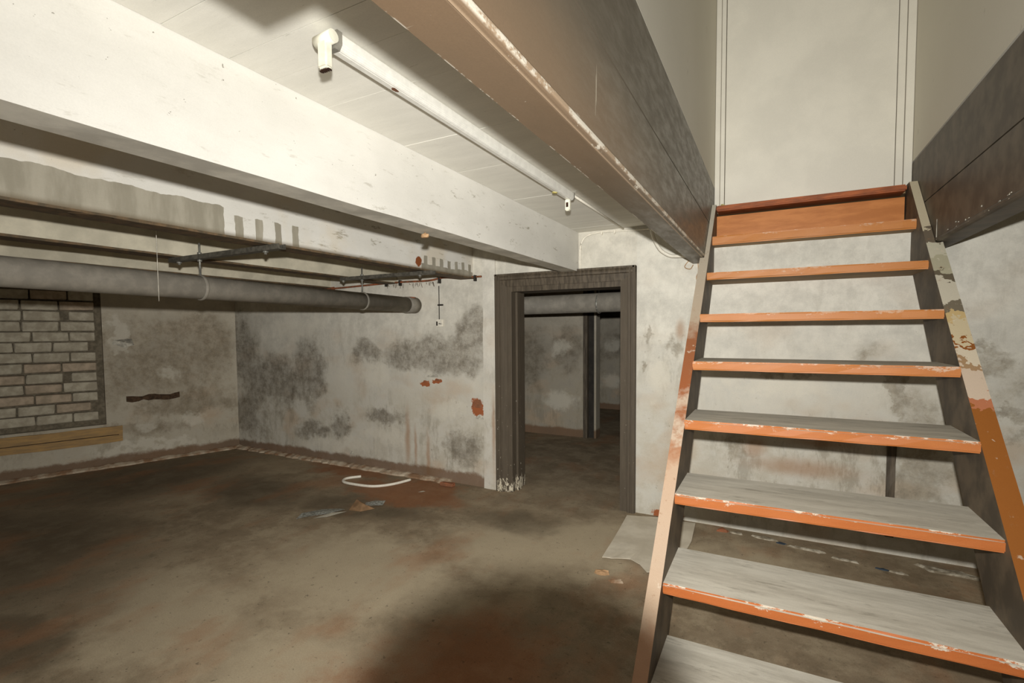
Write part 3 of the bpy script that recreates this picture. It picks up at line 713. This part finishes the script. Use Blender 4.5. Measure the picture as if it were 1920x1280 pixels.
# near holder: collar and neck
b = NB(); box(b, (-.018, -.905, -.105), (.016, -.880, -.020)); bev(b, .005, 2)
hn = obj('lampholder', b, M_holder, lp)
b = NB(); tube(b, [(-.030, -.892, -.030), (.032, -.892, -.026)], .017, 16); obj('swivel', b, M_holder, hn)
b = NB(); 
for k in range(5): rock(b, (-.014 + .007 * k, -.893, -.109), (.004, .008, .004), 50 + k, 0)
obj('broken_rim', b, M_burn, hn)
b = NB(); box(b, (-.016, .860, -.108), (.012, .888, -.04)); bev(b, .005, 2)
hf = obj('lampholder', b, M_holder, lp)
b = NB(); box(b, (-.008, .856, -.088), (.005, .861, -.062)); obj('contact', b, M_burn, hf)
b = NB(); rock(b, (-.012, .70, -.046), (.014, .016, .010), 4, 0); obj('starter_cap', b, M_foam, lp)
b = NB(); rock(b, (.003, -.62, -.046), (.007, .016, .003), 6, 0); obj('rust_spot', b, M_rustred, lp)

# ---------------------------------------------------------------- drain pipe and its hangers
dp = tag(empty('drain_pipe', (-3.12, YB, 1.712)), 'long grey drain pipe hung under the ceiling, rusty capped end at the back wall', 'pipe')
def pz_(y): return .028 * (-y) / 3.0
b = NB(); tube(b, [(0, -6.2, pz_(-6.2)), (0, -.012, 0)], .072, 32); obj('pipe_run', b, M_pipe, dp)
b = NB(); tube(b, [(0, -.16, .001), (0, -.02, 0)], .078, 32); tube(b, [(0, -.02, 0), (0, -.001, 0)], .066, 32); obj('socket', b, M_pipe, dp)
b = NB(); rock(b, (0, -.09, .066), (.05, .05, .016), 8, 0); obj('rust_crust', b, M_rustred, dp)
for k, (Yc, xa, xb, lb) in enumerate(((1.81, -3.42, -2.36, 'grey steel channel hanger across the beams, nearer one, with threaded rod'), (3.165, -3.36, -2.36, 'grey steel channel hanger across the beams, farther one near the wall'))):
    t = tag(empty('pipe_hanger', (-3.12, Yc, 1.92)), lb, 'bracket', 'channel hangers above the drain pipe')
    b = NB()
    prism(b, [(-.022, -.016), (.022, -.016), (.022, .012), (.017, .012), (.017, -.011), (-.017, -.011), (-.017, .012), (-.022, .012)], 'X', xa + 3.12, xb + 3.12)
    obj('channel', b, M_steeld, t)
    zc_ = 1.712 + pz_(Yc - YB) - 1.92
    b = NB(); tube(b, [(0, 0, zc_ + .07), (0, 0, .085)], .006, 10); rd = obj('threaded_rod', b, M_steel, t)
    b = NB(); tube(b, [(0, 0, -.03), (0, 0, -.018)], .014, 6); obj('nut', b, M_steel, rd)
    b = NB(); tube(b, [(0, 0, .014), (0, 0, .026)], .014, 6); obj('nut', b, M_steel, rd)
    for xx in (-.22, .62):
        b = NB(); tube(b, [(xx, 0, -.034), (xx, 0, .012)], .008, 6); tube(b, [(xx, 0, -.024), (xx, 0, -.016)], .016, 6); obj('bolt', b, M_steel, t)
    b = NB(); torus(b, (0, 0, zc_), .0745, .011); obj('pipe_ring', b, M_pipe, t)
b = NB(); tube(b, [(-3.0, 1.512, HS), (-3.0, 1.512, 1.63)], .0018, 6); tag(obj('hanging_string', b, M_plasterc), 'thin pale string hanging in front of the drain pipe', 'string')
b = NB(); box(b, (-3.62, .86, 1.80), (-3.60, .91, 1.935)); tag(obj('hanger_strap', b, M_rust), 'short brown strap above the drain pipe at the left picture edge', 'strap')

# ---------------------------------------------------------------- pipes and cables on the back wall
rc_ = tag(empty('rusty_conduit', (-3.4, YB - .03, 1.94)), 'thin rusty conduit along the top of the back wall', 'conduit')
b = NB(); tube(b, spline([(-1.15, 0, -.01), (-.8, 0, -.012), (-.3, .0, .0), (.1, 0, .008), (.45, 0, .004), (.62, .01, .024), (.85, .012, .014), (1.04, .018, .012)], 5), .009, 10); obj('tube', b, M_rustred, rc_)
for x in (-.08, .1, .58, .98):
    b = NB(); box(b, (x - .008, -.014, -.028), (x + .008, .026, .026)); bev(b, .003, 1); obj('clip', b, M_black, rc_)
b = NB()
r9 = random.Random(4)
for i in range(26):
    x = r9.uniform(-.1, .55); z = -.01; l = r9.uniform(.01, .05)
    tube(b, [(x, .012, z), (x + r9.uniform(-.012, .012), .018, z - l)], .0022, 5)
tag(obj('rust_shreds', b, M_rust, rc_), kind='stuff')
cb = tag(empty('cable_drop', (-2.84, YB - .008, 1.53)), 'thin dark cable dropping to a small broken white socket, left of the doorway', 'cable')
b = NB(); tube(b, [(0, 0, .04), (0, 0, .36)], .004, 8); obj('cable', b, M_black, cb)
b = NB(); box(b, (-.01, -.012, .17), (.045, .006, .185)); obj('clip', b, M_black, cb)
b = NB(); box(b, (-.025, -.022, -.03), (.05, .008, .04)); bev(b, .006, 2); bxk = obj('socket_box', b, M_white, cb)
b = NB(); box(b, (-.018, -.026, -.02), (-.004, -.021, .02)); box(b, (.012, -.026, -.006), (.022, -.021, .004)); box(b, (.03, -.026, -.008), (.038, -.021, .002)); obj('slot', b, M_black, bxk)
wc = tag(empty('white_cable', (-1.2, YB - .012, 2.2)), 'white painted cable looping from the bright beam end up under the ceiling', 'cable')
b = NB(); tube(b, spline([(-.213, 0, -.27), (-.213, 0, -.12), (-.207, 0, -.05), (-.17, 0, .012), (-.09, 0, .036), (.02, 0, .040), (.22, 0, .030), (.40, 0, .026)], 6), .0065, 10); obj('cable', b, M_white, wc)
for x, z in ((-.03, .040), (.075, .038), (-.208, -.062)):
    b = NB(); box(b, (x - .006, -.010, z - .022), (x + .006, .012, z + .010)); bev(b, .003, 1); obj('clip', b, M_white, wc)
b = NB(); tube(b, [(-1.052, 2.78, H - .012), (-1.052, 3.2, H - .010), (-1.05, 3.86, H - .012)], .0065, 8); tag(obj('lamp_feed_cable', b, M_white), 'straight pale cable on the ceiling from the lamp to the back wall', 'cable')
b = NB(); tube(b, spline([(-.80, 3.70, 2.20), (-.79, 3.74, 2.13), (-.755, 3.80, 2.05), (-.69, 3.83, 2.005), (-.61, 3.82, 1.995), (-.54, 3.78, 1.99)], 6), .013, 12)
tag(obj('bent_conduit', b, M_white), 'short white bent conduit hooking below the far end of the brown beam', 'conduit')
b = NB(); tube(b, [(-.80, 3.56, 2.262), (-.80, 3.695, 2.203)], .022, 12)
tag(obj('conduit_sleeve', b, M_brown), 'brown sleeve joining the bent conduit to the ceiling', 'sleeve')
for i, (x, z, P_) in enumerate(((-.56, 1.95, [(0, 0, .02), (-.03, -.02, -.03), (.01, -.03, -.05), (.03, -.02, -.02)]), (-.50, 1.93, [(0, 0, .02), (.004, -.01, -.05), (-.008, -.012, -.09), (0, -.01, -.14)]))):
    b = NB(); tube(b, spline(P_, 6), .003, 6)
    tag(obj('loose_wire', b, M_card, loc=(x, YB - .008, z)), ['orange-brown wire curl under the far end of the brown beam', 'straight orange-brown wire hanging on the wall beside the left stair stringer'][i], 'wire')

# vertical batten on the wall behind the stairs
b = NB(); box(b, (.655, YB - .03, .12), (.70, YB, .80)); cutgrid(b, zs=[.2, .3, .4, .5, .6, .7]); jitter(b, .003, lambda c: c.y > YB - .01)
tag(obj('wall_batten', b, M_frame), 'dark upright wooden batten on the wall behind the lower treads', 'batten')
b = NB(); box(b, (-.622, YB - .02, .745), (-.575, YB, .83)); bev(b, .003, 1)
tag(obj('wooden_block', b, M_top), 'small reddish wooden block on the wall left of the stair stringer', 'block')
# rubble and plaster knobs on the walls (parts of the walls)
for i, (x, z, s, m) in enumerate(((-2.425, .745, (.055, .012, .075), M_redbrick), (-2.40, .64, (.045, .012, .04), M_plasterc), (-2.93, 1.01, (.07, .01, .035), M_plasterc), (-3.02, .955, (.04, .012, .02), M_redbrick), (-2.87, .975, (.03, .012, .018), M_redbrick), (-4.03, .13, (.03, .014, .03), M_plasterc))):
    b = NB(); rock(b, (0, 0, 0), s, 70 + i, 0); obj('loose_brick' if m is M_redbrick else 'plaster_lump', b, m, wbl, loc=(x, YB, z))

# ---------------------------------------------------------------- things on the floor
b = NB(); tube(b, spline([(-3.62, 3.60, .014), (-3.70, 3.49, .013), (-3.65, 3.40, .012), (-3.50, 3.385, .012), (-3.29, 3.42, .012), (-3.17, 3.55, .012), (-3.10, 3.73, .016)], 8), .0125, 12)
tag(obj('plastic_pipe_offcut', b, M_white), 'curved white plastic pipe offcut lying on the rusty floor patch', 'pipe')
def scrap(name, pts, mat, label, cat, th=.002, seed=0):
    r_ = random.Random(seed); b = NB(); c = Vector((sum(p[0] for p in pts) / len(pts), sum(p[1] for p in pts) / len(pts), 0))
    cv = b.verts.new((0, 0, max(p[2] for p in pts) * .8 + .004)); vs = [b.verts.new((p[0] - c.x, p[1] - c.y, p[2])) for p in pts]
    for i in range(len(vs)): b.faces.new((cv, vs[i], vs[(i + 1) % len(vs)]))
    bmesh.ops.solidify(b, geom=b.faces[:], thickness=th)
    return tag(obj(name, b, mat, loc=(c.x, c.y, .003)), label, cat)
scrap('plastic_scrap', [(-3.26, 2.55, 0), (-3.20, 2.62, .01), (-3.12, 2.70, .012), (-3.06, 2.86, .01), (-3.12, 2.88, 0), (-3.25, 2.80, .0), (-3.33, 2.66, 0)], M_film, 'torn silvery plastic scrap on the floor, left of the cardboard bit', 'scrap')
scrap('white_paper_scrap', [(-3.13, 2.60, .012), (-3.05, 2.66, .016), (-3.00, 2.82, .016), (-3.08, 2.74, .02)], M_white, 'small white folded strip lying on the silvery plastic scrap', 'scrap')
scrap('cardboard_scrap', [(-3.04, 2.88, 0), (-2.93, 2.90, .0), (-2.86, 2.99, .006), (-2.94, 3.00, .01), (-3.06, 2.99, .055)], M_card, 'small brown cardboard scrap standing up on the floor below the white pipe offcut', 'scrap')
scrap('film_scrap', [(-3.00, 3.02, .004), (-2.92, 3.02, .012), (-2.86, 3.08, .006), (-2.90, 3.16, .014), (-2.99, 3.14, .008), (-3.05, 3.08, .0)], M_film, 'clear crumpled film scrap beside the brown cardboard bit', 'scrap')
scrap('white_chip', [(-2.82, 3.49, .002), (-2.79, 3.50, .004), (-2.77, 3.54, .002), (-2.80, 3.54, .004)], M_white, 'tiny white chip on the rust-coloured floor patch right of the white pipe', 'chip')
b = NB(); box(b, (-.07, -.028, 0), (.07, .028, .035)); bev(b, .006, 1); jitter(b, .004, lambda c: c.z < .004)
o = obj('brick_fragment', b, M_redbrick, loc=(-2.69, 3.77, .0)); o.rotation_euler = (0, 0, .05); tag(o, 'flat red brick fragment at the wall foot, left of the doorway', 'brick')
# pale sheet under the stairs
b = NB(); pts = [(-.99, 3.78), (-.96, 3.35), (-.935, 2.97), (-.85, 2.99), (-.77, 3.03), (-.70, 2.98), (-.64, 2.90), (-.50, 2.98), (-.47, 3.5), (-.49, 3.84), (-.75, 3.85)]
cv = b.verts.new((.0, .0, .010)); C0 = (-.74, 3.4)
vs = [b.verts.new((p[0] - C0[0], p[1] - C0[1], random.uniform(.003, .009) + (.012 if p[1] < 3.05 else 0))) for p in pts]
for i in range(len(vs)): b.faces.new((cv, vs[i], vs[(i + 1) % len(vs)]))
bmesh.ops.subdivide_edges(b, edges=b.edges[:], cuts=2, use_grid_fill=True)
jitter(b, .0015, lambda c: False)
bmesh.ops.solidify(b, geom=b.faces[:], thickness=.0035)
tag(obj('board_sheet', b, M_sheet, loc=(C0[0], C0[1], .002)), 'pale torn sheet lying on the floor between doorway and stairs', 'sheet')
LBL = ['brown stone on the floor under the stairs, at the left end of the plaster crumbs',
       'first white plaster crumb right of the brown stone under the stairs', 'white plaster crumb under the stairs between stone and blue flake',
       'blue paint flake on the floor under the middle of the stairs', 'long white plaster crumb right of the blue flake under the stairs',
       'white plaster crumb near the dark batten behind the stairs', 'dark blue flake beside the rightmost plaster crumbs under the stairs', 'white plaster crumb right of the dark blue flake',
       'large pale plaster slab by the wall behind the right stringer', 'brown rubble lump at the torn corner of the pale sheet', 'second rubble lump below the torn edge of the pale sheet']
DB = [(-.30, 3.80, .045, .035, .02, M_redbrick), (-.20, 3.80, .04, .03, .010, M_plasterc), (-.02, 3.79, .07, .03, .010, M_plasterc), (.07, 3.76, .035, .025, .006, M_blue),
      (.24, 3.72, .10, .03, .012, M_plasterc), (.42, 3.66, .07, .028, .010, M_plasterc), (.60, 3.62, .03, .022, .006, M_blue), (.68, 3.60, .04, .025, .010, M_plasterc), (.95, 3.74, .13, .07, .014, M_plasterc),
      (-.88, 2.80, .05, .03, .022, M_card), (-.78, 2.74, .035, .025, .014, M_fillet)]
def shard(b, a, c, h, seed):
    r_ = random.Random(seed); n = 11; pts = []
    for k in range(n):
        t = 2 * math.pi * k / n + r_.uniform(-.15, .15); q = r_.uniform(.55, 1.15)
        pts.append((a * q * math.cos(t), c * q * math.sin(t)))
    lo = [b.verts.new((x, y, 0)) for x, y in pts]; hi = [b.verts.new((x * .86, y * .86, h * r_.uniform(.5, 1.1))) for x, y in pts]
    cv = b.verts.new((0, 0, h))
    for k in range(n):
        b.faces.new((lo[k], lo[(k + 1) % n], hi[(k + 1) % n], hi[k])); b.faces.new((hi[k], hi[(k + 1) % n], cv))
    b.faces.new(lo[::-1])
for i, (x, y, a, c, h, m) in enumerate(DB):
    if m is M_plasterc: m = M_crumb
    b = NB(); shard(b, a * 1.25, c * .75, h, 90 + i)
    o = obj('stone' if m is M_redbrick else ('paint_flake' if m is M_blue else ('rubble_lump' if i > 8 else 'plaster_crumb')), b, m, loc=(x, y, 0))
    o.rotation_euler = (0, 0, -.12 if i < 9 else .3); tag(o, LBL[i], 'flake' if m is M_blue else 'rubble')
